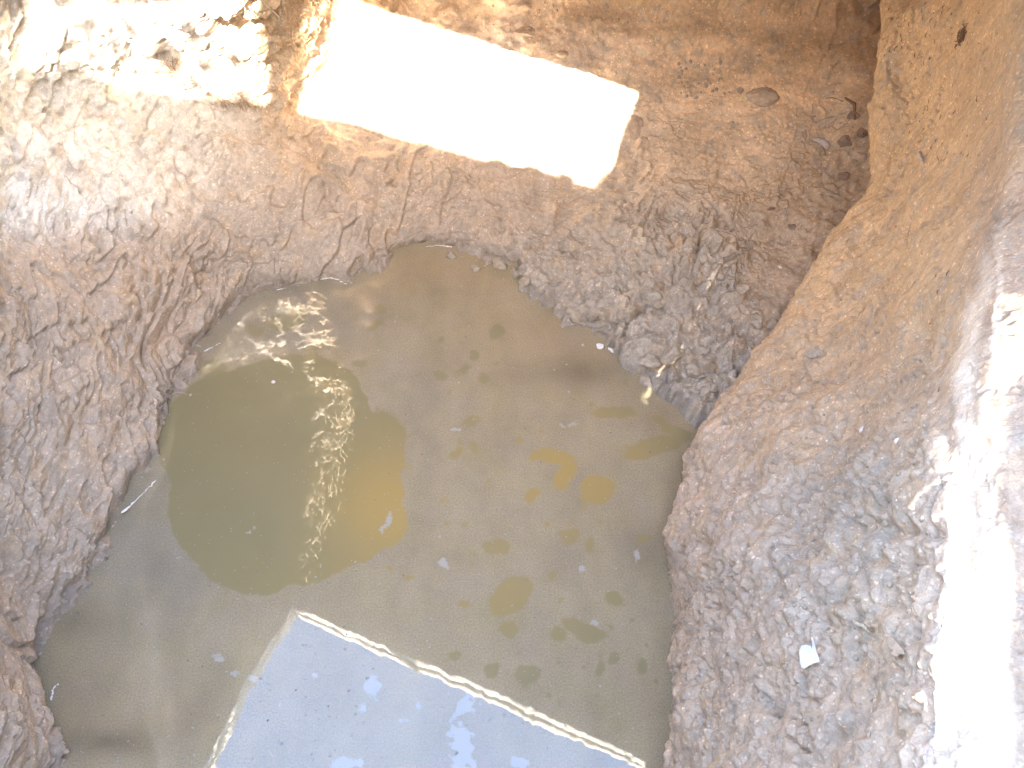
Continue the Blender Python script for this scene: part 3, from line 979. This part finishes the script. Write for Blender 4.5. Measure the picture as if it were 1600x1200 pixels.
def blocker():
    root = link('sun_blocker', None, label='added unseen sun-blocking timber board fence with a slanting gap standing behind the near edge of the pit', cat='blocker')
    root.location = (0, FY, 1.93)

    def piece(a, b, z0a, z0b, z1a, z1b):
        if z1a - z0a < .01 and z1b - z0b < .01:
            return
        V = []
        for yy in (-.011, .011):
            V += [(a, yy, z0a - 1.93), (b, yy, z0b - 1.93), (b, yy, z1b - 1.93), (a, yy, z1a - 1.93)]
        me = bpy.data.meshes.new('blocker_board')
        me.from_pydata(V, [], [(0, 1, 2, 3), (7, 6, 5, 4), (0, 4, 5, 1), (1, 5, 6, 2), (2, 6, 7, 3), (3, 7, 4, 0)])
        link('blocker_board', me, WOOD, parent=root)
    # an added plank, shading the wall corner, leaning up past the top edge
    pq = [(-.51, 3.38), (-.43, 3.38), (-.21, 3.98), (-.36, 3.98)]
    for quad in ([(-1.9, 3.80), (-.62, 3.74), (-.55, 3.80), (-.98, 4.45), (-1.9, 4.45)],):  # added board that shades the upper left wall
        V = [(x_, yy, z_ - 1.93) for yy in (-.035, -.014) for x_, z_ in quad]
        me = bpy.data.meshes.new('shade_board')
        me.from_pydata(V, [], [(0, 1, 2, 3, 4), (9, 8, 7, 6, 5)] + [(i_, i_ + 5, (i_ + 1) % 5 + 5, (i_ + 1) % 5) for i_ in range(5)])
        link('shade_board', me, WOOD, parent=root)
    V = []
    for yy in (-.035, -.014):
        V += [(q[0], yy, q[1] - 1.93) for q in pq]
    me = bpy.data.meshes.new('shade_plank')
    me.from_pydata(V, [], [(0, 1, 2, 3), (7, 6, 5, 4), (0, 4, 5, 1), (1, 5, 6, 2), (2, 6, 7, 3), (3, 7, 4, 0)])
    link('shade_plank', me, WOOD, parent=root)
    x = -3.2
    while x < 3.2:
        w = 0.06 if -.3 < x < 1.6 else 0.12
        a, b = x + .0002, x + w - .0002
        jit = rng.normal(0, .007)
        ta, tb = float(np.interp(a, TX, TZ)) + jit, float(np.interp(b, TX, TZ)) + jit
        sa, sb = slot(a), slot(b)
        if sa or sb:
            sa = sa or (sum(sb) / 2,) * 2
            sb = sb or (sum(sa) / 2,) * 2
            piece(a, b, 1.83, 1.83, sa[0], sb[0])
            piece(a, b, sa[1], sb[1], ta, tb)
        else:
            piece(a, b, 1.83, 1.83, ta, tb)
        x += w


blocker()

# an added unseen leafy weed on the added fence: its leaves break up the sun on the left wall
M_LEAF = plain('sunbreak_leaf', (0.06, 0.10, 0.03), 0.6, 60, .15, .2)
vr = random.Random(12)
sunbreak_root = link('leafy_sunbreak', None, label='added unseen leafy weed climbing over the left part of the added timber fence', cat='sunbreak')
c0 = sunplane(onwall(10, 85)[0])
c1 = sunplane(onwall(380, 150)[0])
sunbreak_root.location = (c0[0], FY - .08, 1.95)
stems = []
for k in range(7):
    xx = c0[0] - .25 + (c1[0] - c0[0] + .3) * k / 6
    zt = 4.1 + vr.uniform(-.2, .3)
    stems.append(([Vector((xx - c0[0] + .05 * math.sin(j * 1.3 + k), .02 * math.sin(j * 2 + k), (zt - 1.95) * j / 8)) for j in range(9)], [.006 - .0005 * j for j in range(9)]))
link('sunbreak_stem', tubes_mesh('sunbreak_stem', stems, 5), M_BARK, parent=sunbreak_root)
V, F = [], []
for k in range(115):
    t = vr.random()
    cx_ = c0[0] - .25 + (c1[0] - c0[0] + .28) * t
    zb = float(np.interp(cx_, TX, TZ))
    cz_ = zb + abs(vr.gauss(0, .30)) - .02
    r_ = vr.uniform(.008, .032)
    ax = vr.uniform(-.9, .3)
    st_ = vr.uniform(1.2, 2.6)
    n_ = 9
    o = len(V)
    for sgn in (0, .0006):
        for j in range(n_):
            w_ = 2 * math.pi * j / n_
            rad_ = r_ * (1 + vr.uniform(-.35, .35))
            lx, lz = rad_ * math.cos(w_) , rad_ * st_ * math.sin(w_)
            V.append((cx_ - c0[0] + lx * math.cos(ax) - lz * math.sin(ax), sgn + .3 * lx, cz_ - 1.95 + lx * math.sin(ax) + lz * math.cos(ax)))
    F.append(tuple(range(o, o + n_)))
    F.append(tuple(range(o + 2 * n_ - 1, o + n_ - 1, -1)))
lm = bpy.data.meshes.new('sunbreak_leaves')
lm.from_pydata(V, [], F)
link('sunbreak_foliage', lm, M_LEAF, parent=sunbreak_root)

# white leaf on the bank, pod sliver beside it
leaf = [(x * 1.5, y * 1.5) for x, y in [(-.017, -.004), (-.016, .004), (-.010, .010), (-.002, .0125), (.006, .012), (.010, .014), (.0145, .024), (.0165, .0235), (.0135, .013), (.0135, .008),
        (.016, .000), (.0165, -.003), (.008, -.006), (.000, -.010), (-.007, -.0145), (-.012, -.0145), (-.015, -.011)]]
put('fallen_leaf', sheet_mesh('fallen_leaf', leaf, .0006, lambda q: 9 * q[:, 1] ** 2 + .10 * q[:, 0], 3), M_WHITE, onbank(1268, 1022), 8, .010,
    'bright white curled leaf with a short stalk lying low on the right bank', 'leaf', tilt=.3)
pod = [(-.018, .008), (-.016, .003), (-.006, -.001), (.006, -.004), (.014, -.0095), (.019, -.0105), (.012, -.001), (.005, .002), (-.004, .003), (-.012, .006)]
put('seed_pod', sheet_mesh('seed_pod', pod, .0012, lambda q: -12 * q[:, 1] ** 2, 4), M_STRAW, onbank(1346, 978), 0, .006,
    'thin pale straw coloured pod sliver above and right of the white leaf on the bank', 'pod', tilt=.3)
# scraps at the shore
sc1 = [(-.013, .010), (-.006, .013), (.006, .009), (.010, .005), (.009, -.006), (.002, -.011), (-.004, -.010), (-.011, -.006)]
put('paper_scrap', sheet_mesh('paper_scrap', sc1, .0015, lambda q: .12 * q[:, 0] + 5 * q[:, 0] ** 2, 5), M_PAPER, onwater(938, 543), 0, .006,
    'squarish white scrap floating at the right shore, left one of the touching pair', 'scrap')
sc2 = [(-.016, .008), (-.006, .007), (.004, .003), (.012, -.001), (.022, -.004), (.017, -.008), (.006, -.010), (-.004, -.009), (-.008, -.002), (-.014, .001)]
put('paper_scrap', sheet_mesh('paper_scrap', sc2, .0015, lambda q: -.1 * q[:, 0] + 8 * q[:, 1] ** 2, 6), M_PAPER, onwater(957, 549), -8, .006,
    'long torn white scrap floating at the right shore, right one of the touching pair', 'scrap')
put('pebble', blob_mesh('pebble', (.006, .006, .004), 5, 2), M_STONE, onwater(911, 540), 0, .001, 'tiny tan pebble poking out of the water left of the two white scraps', 'pebble')
put('slate_chip', blob_mesh('slate_chip', (.016, .008, .004), 8, 3, .2, True), M_SLATE, onwater(1001, 541), 15, .005, 'flat blue grey chip at the foot of the muddy clods right of the white scraps', 'stone')
put('seed', blob_mesh('seed', (.0065, .006, .002), 9, 2, .1), M_PAPER, onwater(427, 597), 0, .001, 'small round cream seed floating alone on the clear dark patch of water', 'seed')
sc3 = [(-.010, -.012), (-.003, -.010), (.004, -.002), (.011, .010), (.012, .014), (.005, .009), (-.004, .001), (-.010, -.006)]
put('leaf_scrap', sheet_mesh('leaf_scrap', sc3, .001, lambda q: 6 * q[:, 1] ** 2, 7), M_PAPER, onwater(199, 799), 0, .012,
    'narrow cream leaf scrap at the foot of the left wall on the waterline', 'leaf')
# pale root stub and stick
r0, n0 = onwall(1283, 226)
lst = [([Vector((-.030, .010, 0)), Vector((-.018, .010, .004)), Vector((-.004, .004, .006)), Vector((.010, -.006, .006)), Vector((.022, -.016, .003))], [.006, .008, .010, .011, .010])]
put('root_stub', tubes_mesh('root_stub', lst, 9), M_BARK, (r0, n0), 0, .008, 'bent pale root stub lying among the rubble below the upper end of the recess', 'root')
s0, n0 = onbank(1440, 246)
lst = [([Vector((-.013, -.032, .0)), Vector((-.004, -.010, .003)), Vector((.004, .010, .003)), Vector((.012, .032, .001))], [.0025, .004, .0045, .005])]
put('dry_stick', tubes_mesh('dry_stick', lst, 7), M_BARK, (s0, n0), 0, .004, 'short grey weathered stick lying on the orange upper part of the right bank', 'stick')


def px_path(pts, snap, lift=.003):
    out_ = []
    for (a, b) in pts:
        p, n = snap(a, b)
        out_.append(p + n * lift)
    return out_


def world_thing(name, paths, radii, mat, label, cat, sides=6):
    base = paths[0][0].copy()
    me = tubes_mesh(name, [([p - base for p in q], r_) for q, r_ in zip(paths, radii)], sides)
    o = link(name, me, mat, label=label, cat=cat)
    o.location = base
    return o


def wl(pts, hs):
    return [Vector(at(a, b, h)) for (a, b), h in zip(pts, hs)]


world_thing('twig_sprig', [wl([(1027, 612), (1031, 598), (1036, 582)], [.0, .012, .03]), wl([(1031, 598), (1042, 602), (1056, 608)], [.012, .018, .022]),
                           wl([(1031, 600), (1026, 608), (1030, 614)], [.012, .008, .004]), wl([(1030, 600), (1022, 606), (1018, 616)], [.012, .006, .0])],
            [[.0016, .0012, .0006], [.0012, .0009, .0005], [.001, .0009, .0006], [.001, .0008, .0004]], M_STRAW,
            'small branching straw twig standing in the water against the lowest clods', 'twig')
world_thing('twig_sprig', [wl([(1035, 620), (1052, 628), (1066, 627), (1076, 631), (1086, 640)], [.0, .004, .01, .012, .01]), wl([(1066, 627), (1072, 616), (1075, 612)], [.01, .014, .018]),
                           wl([(1070, 628), (1082, 625), (1090, 622)], [.01, .013, .016]), wl([(1076, 630), (1083, 632), (1089, 631)], [.012, .012, .012])],
            [[.0008, .0015, .0015, .001, .0005], [.001, .0008, .0004], [.001, .0008, .0004], [.0008, .0006, .0004]], M_STRAW,
            'pale star shaped twig lying on the water left of the bank edge', 'twig')
world_thing('dead_root', [px_path([(1319, 152), (1332, 160), (1338, 175), (1340, 186)], onwall, .006), px_path([(1288, 153), (1303, 152), (1315, 155)], onwall, .004)],
            [[.003, .006, .005, .003], [.001, .0015, .001]], M_DARK, 'thick dark hooked root on the sandy recess slope below the top right', 'root')
world_thing('forked_rootlet', [px_path([(337, 186), (334, 176), (329, 170)], onwall, .008), px_path([(334, 177), (338, 170)], onwall, .01)],
            [[.0014, .0012, .0008], [.001, .0006]], M_STRAW, 'tiny forked pale rootlet sticking from the left wall below the sunlit edge', 'root')
world_thing('fine_straw', [px_path([(1100, 118), (1108, 119), (1116, 121)], onwall, .004)], [[.001, .001, .0007]], M_STRAW, 'thin pale straw on the recess slope left of the bulging lump', 'straw')
world_thing('fine_straw', [px_path([(1338, 338), (1346, 331), (1354, 327)], onbank, .004)], [[.001, .001, .0006]], M_STRAW, 'thin white straw lying at the edge of the bank beside the recess', 'straw')
world_thing('fine_straw', [px_path([(1168, 93), (1176, 95), (1184, 97)], onwall, .004)], [[.001, .0012, .0008]], M_STRAW, 'thin white straw above the bulging lump on the recess slope', 'straw')

# curled leaf and brown husk in the sun patch
lf = [(-.008, .010), (-.002, .011), (.005, .005), (.008, -.004), (.006, -.012), (.003, -.004), (-.002, .004)]
put('curled_leaf', sheet_mesh('curled_leaf', lf, .0008, lambda q: 8 * q[:, 0] ** 2, 8), M_ROOT, onwall(601, 178), 0, .006, 'small curled tan leaf at the lower left of the blinding sun patch', 'leaf')
lf2 = [(-.008, .012), (.002, .006), (.008, -.004), (.006, -.012), (.003, -.006), (-.003, .003)]
put('curled_leaf', sheet_mesh('curled_leaf', lf2, .0008, lambda q: 8 * q[:, 0] ** 2, 18), M_DARK, onwall(698, 70), 0, .006, 'dark curved leaf near the upper edge of the blinding sun patch', 'leaf')

# stones and lumps in the recess
for (name, a, b, snap, size, mat, ang, seed, fac, label, cat) in [
    ('stone', 824, 48, onwall, (.042, .020, .012), M_STONE, -8, 31, True, 'flat tan stone set in the back wall above the sun patch', 'stone'),
    ('clay_lump', 878, 82, onwall, (.022, .014, .010), M_CLAYL, 0, 32, False, 'small orange clay lump just above the upper edge of the sun patch', 'clay lump'),
    ('clay_lump', 820, 12, onwall, (.026, .014, .012), M_CLAYL, 0, 33, False, 'crumbly orange clay lump at the very top of the back wall', 'clay lump'),
    ('clay_lump', 986, 196, onwall, (.042, .062, .030), M_CLAYL, 12, 34, True, 'large cracked clay lump closing the right end of the sun patch', 'clay lump'),
    ('clay_lump', 1002, 222, onwall, (.035, .028, .022), M_CLAYL, 40, 35, True, 'broken clay lump just below the large cracked one beside the sun patch', 'clay lump'),
    ('clay_lump', 1190, 150, onwall, (.055, .034, .020), M_CLAYL, -18, 36, False, 'smooth rounded sandy bulge in the middle of the recess slope', 'clay lump'),
    ('stone', 1158, 140, onwall, (.013, .016, .012), M_STONE, 0, 37, True, 'pale stone at the left end of the smooth sandy bulge', 'stone'),
    ('clay_lump', 1257, 210, onwall, (.018, .020, .012), M_STONE, -30, 38, True, 'yellow tan lump left of the pale root stub', 'clay lump'),
    ('clay_lump', 1254, 244, onwall, (.013, .012, .010), M_STONE, 0, 39, True, 'small tan lump below and left of the pale root stub', 'clay lump'),
    ('clay_lump', 1276, 252, onwall, (.024, .026, .014), M_CLAYL, 20, 40, True, 'grey tan lump straight below the pale root stub', 'clay lump'),
    ('clay_lump', 1240, 258, onwall, (.024, .018, .014), M_CLAYL, 60, 41, True, 'leftmost lump of the rubble heap in the recess', 'clay lump'),
    ('clay_lump', 1290, 190, onwall, (.036, .016, .014), M_CLAYL, 8, 42, True, 'long flat lump on the upper edge of the rubble heap', 'clay lump'),
    ('clay_lump', 1330, 178, onwall, (.022, .016, .014), M_DSTONE, -10, 43, True, 'dark brown lump topmost in the rubble heap by the bank', 'clay lump'),
    ('clay_lump', 1345, 205, onwall, (.026, .022, .018), M_DSTONE, 30, 44, True, 'dark brown lump wedged against the bank edge', 'clay lump'),
    ('clay_lump', 1322, 226, onwall, (.022, .024, .012), M_DSTONE, 50, 45, True, 'brown lump right of the pale root stub', 'clay lump'),
    ('clay_lump', 1345, 250, onwall, (.026, .020, .016), M_CLAYL, -20, 46, True, 'pinkish lump against the bank right of the rubble heap', 'clay lump'),
    ('clay_lump', 1316, 272, onwall, (.022, .016, .014), M_DSTONE, 10, 47, True, 'dark lump at the lower right of the rubble heap', 'clay lump'),
    ('clay_lump', 1290, 276, onwall, (.018, .012, .010), M_CLAYL, 30, 48, True, 'lowest pale lump of the rubble heap in the recess', 'clay lump'),
    ('clay_lump', 1238, 352, onwall, (.017, .013, .011), M_DSTONE, 10, 49, True, 'dark crumb lying alone on the brown slope below the rubble heap', 'clay lump'),
    ('clay_lump', 1206, 326, onwall, (.016, .008, .007), M_DSTONE, 20, 50, True, 'small dark sliver of soil above the grey clods and below the rubble heap', 'clay lump'),
    ('stone', 1219, 415, onwall, (.008, .005, .004), M_PAPER, -30, 51, True, 'tiny white stone on the smooth strip between the clods and the bank', 'stone'),
    ('clay_lump', 1268, 552, onbank, (.024, .018, .010), M_MUD, 0, 52, False, 'round flattened grey lump pressed into the middle of the right bank', 'clay lump'),
    ('stone', 1346, 668, onbank, (.008, .005, .004), M_PAPER, 0, 53, True, 'white crumb above the grey crumbly patch of the bank', 'stone'),
    ('stone', 1400, 686, onbank, (.007, .006, .004), M_PAPER, 20, 54, True, 'white crumb at the right corner of the grey crumbly patch', 'stone'),
    ('stone', 1289, 689, onbank, (.004, .003, .003), M_PAPER, 0, 55, True, 'tiny white crumb at the left of the grey crumbly patch', 'stone'),
]:
    put(name, blob_mesh(name, size, seed, 3 if max(size) < .03 else 4, .3, fac, .04), mat, snap(a, b), ang, size[2] * .15, label, cat)

# torn flake standing on the bank
fl = [(-.004, .030), (.006, .028), (.010, .010), (.008, -.006), (.007, -.030), (.002, -.040), (-.004, -.026), (-.012, -.022), (-.016, -.010), (-.008, -.004), (-.010, .010)]
fl = [(x * .75, y * .8) for x, y in fl]
put('clay_flake', sheet_mesh('clay_flake', fl, .003, lambda q: .2 * q[:, 0] + 3 * q[:, 0] ** 2, 9), M_CLAYL, onbank(1400, 1012), 0, .008,
    'ragged pale flake peeling off the bank right of the white leaf', 'flake', tilt=.2)

# dark root clump on the bank top
rc, rn = onbank(1503, 56)
lst = []
rr_ = random.Random(4)
for k in range(46):
    a = rr_.uniform(0, 6.28)
    q = Vector((rr_.gauss(0, .012), rr_.gauss(0, .012), 0))
    d = Vector((math.cos(a), math.sin(a), 0)) * rr_.uniform(.006, .016)
    lst.append(([q - d, q + Vector((0, 0, rr_.uniform(.003, .010))), q + d], [.0006, .0013, .0005]))
put('root_clump', tubes_mesh('root_clump', lst, 5), M_DARK, (rc, rn), 0, .0, 'dark purplish tangle of cut roots high on the orange bank', 'root clump')

# mud clods along the right shore
CL = [(704, 399, .018, 'small clod poking through the water at the top of the pool'), (742, 420, .014, 'lone wet clod in the water left of the clod pile'),
      (783, 414, .024, 'clod at the left tip of the clod pile'), (798, 432, .018, 'small wet clod between the tip clod and the round one'),
      (821, 437, .020, 'round wet clod standing in the water below the tip of the pile'), (846, 455, .008, 'tiny tan crumb just off the round wet clod'),
      (895, 492, .026, 'wet clod at the left foot of the main mud mound'), (925, 497, .020, 'wet clod on the waterline above the white scraps'),
      (968, 515, .026, 'clod directly above the two white scraps'), (990, 490, .030, 'broad smooth topped clod on the face of the mound'),
      (1014, 562, .030, 'big round clod right of the blue grey chip'), (1050, 560, .034, 'biggest clod above the standing twig'),
      (1000, 587, .022, 'low wet clod left of the standing twig at the water'), (1090, 545, .028, 'clod beside the dark hollow of the mound'),
      (1085, 582, .026, 'clod below the dark hollow right of the twig'), (1112, 602, .020, 'clod in the corner between mound and bank'),
      (1115, 645, .012, 'last small wet clod at the foot of the bank'), (1100, 612, .018, 'wet clod right of the star shaped twig'),
      (1022, 470, .028, 'clod with a flat tan top in the middle of the mound'), (1160, 450, .024, 'clod on the right shoulder of the mound'),
      (1180, 500, .024, 'long clod hanging on the smooth strip below the bank')]
for k, (a, b, s_, lab) in enumerate(CL):
    p, n = onwall(a, b)
    if p.z < .005:
        p = Vector(at(a, b, .004))
    me = blob_mesh('mud_clod', (s_ * 1.25, s_ * 1.0, s_ * .7), 100 + k, 4, .5, True, .12)
    for q in me.polygons:
        q.use_smooth = True
    put('mud_clod', me, M_MUD, (p, n), rr_.uniform(-60, 60), 0, lab, 'mud clod', 'mud clods along the right shore')

# ---------------------------------------------------------------- uncountable litter
def scatter_tubes(name, mat, snap, boxes, count, ln, rad, seed, lift=.002, arch=.3, direc=None, sides=4):
    r_ = random.Random(seed)
    lst_ = []
    for k in range(count):
        bx_ = r_.choice(boxes)
        a, b = r_.uniform(bx_[0], bx_[2]), r_.uniform(bx_[1], bx_[3])
        p, n = snap(a, b)
        if direc is not None:
            d = (Vector(direc) + Vector((r_.gauss(0, .35), r_.gauss(0, .35), r_.gauss(0, .35)))).normalized()
        else:
            d = n.orthogonal().normalized()
            d.rotate(__import__('mathutils').Quaternion(n, r_.uniform(0, 6.28)))
        l_ = r_.uniform(*ln)
        q = p + n * lift
        mid = q + n * l_ * arch * r_.uniform(.2, 1) + Vector((r_.gauss(0, 1), r_.gauss(0, 1), r_.gauss(0, 1))) * l_ * .12
        rr2 = r_.uniform(*rad)
        lst_.append(([q - d * l_ / 2, mid, q + d * l_ / 2], [rr2 * .6, rr2, rr2 * .4]))
    link(name, tubes_mesh(name, lst_, sides), mat, kind='stuff')


scatter_tubes('hanging_root_fibres', M_ROOT, onwall, [(395, 20, 470, 170), (430, 0, 495, 90), (250, 95, 300, 140), (330, 130, 400, 170), (500, 0, 640, 12)], 620, (.015, .05), (.0005, .0013), 5, .004, .35, (.25, .1, -1))
scatter_tubes('dark_root_bits', M_DARK, onbank, [(1385, 10, 1540, 260)] * 3 + [(1300, 260, 1480, 620), (1380, 0, 1460, 110)], 150, (.004, .016), (.0005, .0015), 6, .0005, .08, (.2, .5, .7))
scatter_tubes('pale_straw_bits', M_STRAW, onbank, [(1100, 300, 1560, 1190)], 60, (.004, .016), (.0003, .0009), 8, .002, .1)
scatter_tubes('wall_straw_bits', M_STRAW, onwall, [(0, 150, 500, 900), (500, 170, 1000, 400), (1050, 60, 1340, 350)], 120, (.004, .018), (.0003, .0009), 9, .002, .15)


r_ = random.Random(77)
lst_ = []
A_, B_ = Vector((-.70, 2.34, .85)), Vector((-1.03, 1.70, 1.82))
for k in range(260):
    t = r_.random()
    p = A_.lerp(B_, t) + Vector((r_.gauss(.02, .035), r_.gauss(-.05, .02), r_.gauss(0, .03)))
    d = Vector((r_.gauss(.1, .4), r_.gauss(.3, .4), -1)).normalized() * r_.uniform(.02, .06)
    lst_.append(([p - d, p + Vector((r_.gauss(0, .008), r_.gauss(0, .008), 0)), p + d], [.0012, .0022, .001]))
link('root_fibre_fringe', tubes_mesh('root_fibre_fringe', lst_, 4), M_STRAW, kind='stuff')


def scatter_crumbs(name, mat, snap, boxes, count, size, seed):
    r_ = random.Random(seed)
    base = blob_mesh('crumb', (1, 1, .7), seed, 1, .3)
    bv = np.array([v_.co[:] for v_ in base.vertices])
    bf = [tuple(p.vertices) for p in base.polygons]
    V, F = [], []
    for k in range(count):
        bx_ = r_.choice(boxes)
        p, n = snap(r_.uniform(bx_[0], bx_[2]), r_.uniform(bx_[1], bx_[3]))
        s_ = size[0] * (size[1] / size[0]) ** (r_.random() ** 2.5)
        R_ = np.array(frame_for(n, r_.uniform(0, 360)).to_3x3())
        q = (bv * np.array([s_ * r_.uniform(.7, 1.3), s_, s_])) @ R_.T + np.array(p)
        o = len(V)
        V += [tuple(t) for t in q]
        F += [tuple(i + o for i in f) for f in bf]
    me = bpy.data.meshes.new(name)
    me.from_pydata(V, [], F)
    link(name, me, mat, kind='stuff')


scatter_crumbs('loose_soil_crumbs', M_CLAYL, onwall, [(1030, 80, 1340, 330), (1060, 90, 1130, 150), (1240, 170, 1350, 290), (1190, 280, 1330, 420), (600, 0, 1000, 60)], 380, (.0018, .008), 21)
scatter_crumbs('grey_soil_crumbs', M_MUD, onwall, [(1180, 280, 1300, 430), (1230, 180, 1345, 290), (860, 400, 1150, 620), (0, 300, 400, 900)], 420, (.0016, .007), 22)
scatter_crumbs('bank_soil_crumbs', M_MUD, onbank, [(1180, 680, 1440, 1100), (1080, 800, 1300, 1190), (1120, 560, 1450, 760)], 520, (.0014, .006), 23)
scatter_crumbs('wet_shore_crumbs', M_MUD, onwall, [(540, 380, 800, 440), (330, 430, 560, 520), (240, 560, 330, 720), (100, 780, 240, 900), (40, 980, 110, 1190), (850, 450, 1120, 620)], 420, (.002, .008), 25)
scatter_crumbs('pale_grit', M_PAPER, onbank, [(1100, 600, 1560, 1190)], 160, (.0007, .0018), 24)

# flecks afloat on the film
def flecks(name, mat, boxes, count, size, seed):
    r_ = random.Random(seed)
    V, F = [], []
    for k in range(count):
        bx_ = r_.choice(boxes)
        p = Vector(at(r_.uniform(bx_[0], bx_[2]), r_.uniform(bx_[1], bx_[3]), .0006))
        s_ = size[0] * (size[1] / size[0]) ** (r_.random() ** 2.2)
        el_ = r_.uniform(.3, 1)
        a0 = r_.gauss(.9, .5)
        o = len(V)
        for z_ in (0, .0008):
            for j in range(7):
                w_ = 6.2832 * j / 7
                rad_ = s_ * r_.uniform(.6, 1.2)
                x_, y_ = rad_ * math.cos(w_), rad_ * el_ * math.sin(w_)
                V.append((p.x + x_ * math.cos(a0) - y_ * math.sin(a0), p.y + x_ * math.sin(a0) + y_ * math.cos(a0), p.z + z_))
        F.append(tuple(range(o + 7, o + 14)))
        for j in range(7):
            F.append((o + j, o + (j + 1) % 7, o + 7 + (j + 1) % 7, o + 7 + j))
    me = bpy.data.meshes.new(name)
    me.from_pydata(V, [], F)
    link(name, me, mat, kind='stuff')


M_FLECK = plain('silt_fleck', (0.30, 0.285, 0.25), 0.6, 90, .1, .1)
M_FLECKD = plain('dark_fleck', (0.15, 0.13, 0.085), 0.7, 90, .1, .1)
flecks('pale_silt_flecks', M_FLECK, [(560, 560, 1040, 1190), (400, 400, 880, 600), (120, 850, 560, 1190), (400, 1000, 1000, 1190)], 620, (.0009, .0045), 61)
flecks('dark_silt_flecks', M_FLECKD, [(560, 480, 1040, 1190), (120, 850, 560, 1190), (640, 420, 1060, 760)], 300, (.0008, .0032), 62)

# scum line where the water touches the mud
fo = []
for line in [[(432, 453), (447, 450)], [(500, 437), (515, 434), (530, 437)], [(318, 549), (334, 541), (344, 536)], [(270, 598), (285, 590)], [(196, 797), (212, 782), (228, 766), (244, 750)],
             [(156, 846), (163, 840)], [(90, 1068), (82, 1078), (80, 1094)], [(73, 1112), (69, 1130), (70, 1160), (73, 1178)], [(1056, 1040), (1058, 1055), (1062, 1062)], [(1000, 592), (1012, 597), (1022, 600)],
             [(880, 508), (890, 506), (900, 507)], [(935, 512), (945, 518), (955, 516)], [(1040, 590), (1055, 594), (1066, 590)], [(532, 440), (542, 444)], [(666, 385), (686, 383), (706, 386)], [(1108, 650), (1116, 656)]]:
    pts = [Vector(at(a, b, .002)) for a, b in line]
    dense = []
    for i in range(len(pts) - 1):
        for t in np.linspace(0, 1, 6, endpoint=False):
            dense.append(pts[i].lerp(pts[i + 1], t) + Vector((random.gauss(0, .0012), random.gauss(0, .0012), 0)))
    dense.append(pts[-1])
    fo.append((dense, [abs(random.gauss(.0012, .0007)) + .0003 for _ in dense]))
link('scum_line', tubes_mesh('scum_line', fo, 5), M_PAPER, kind='stuff')
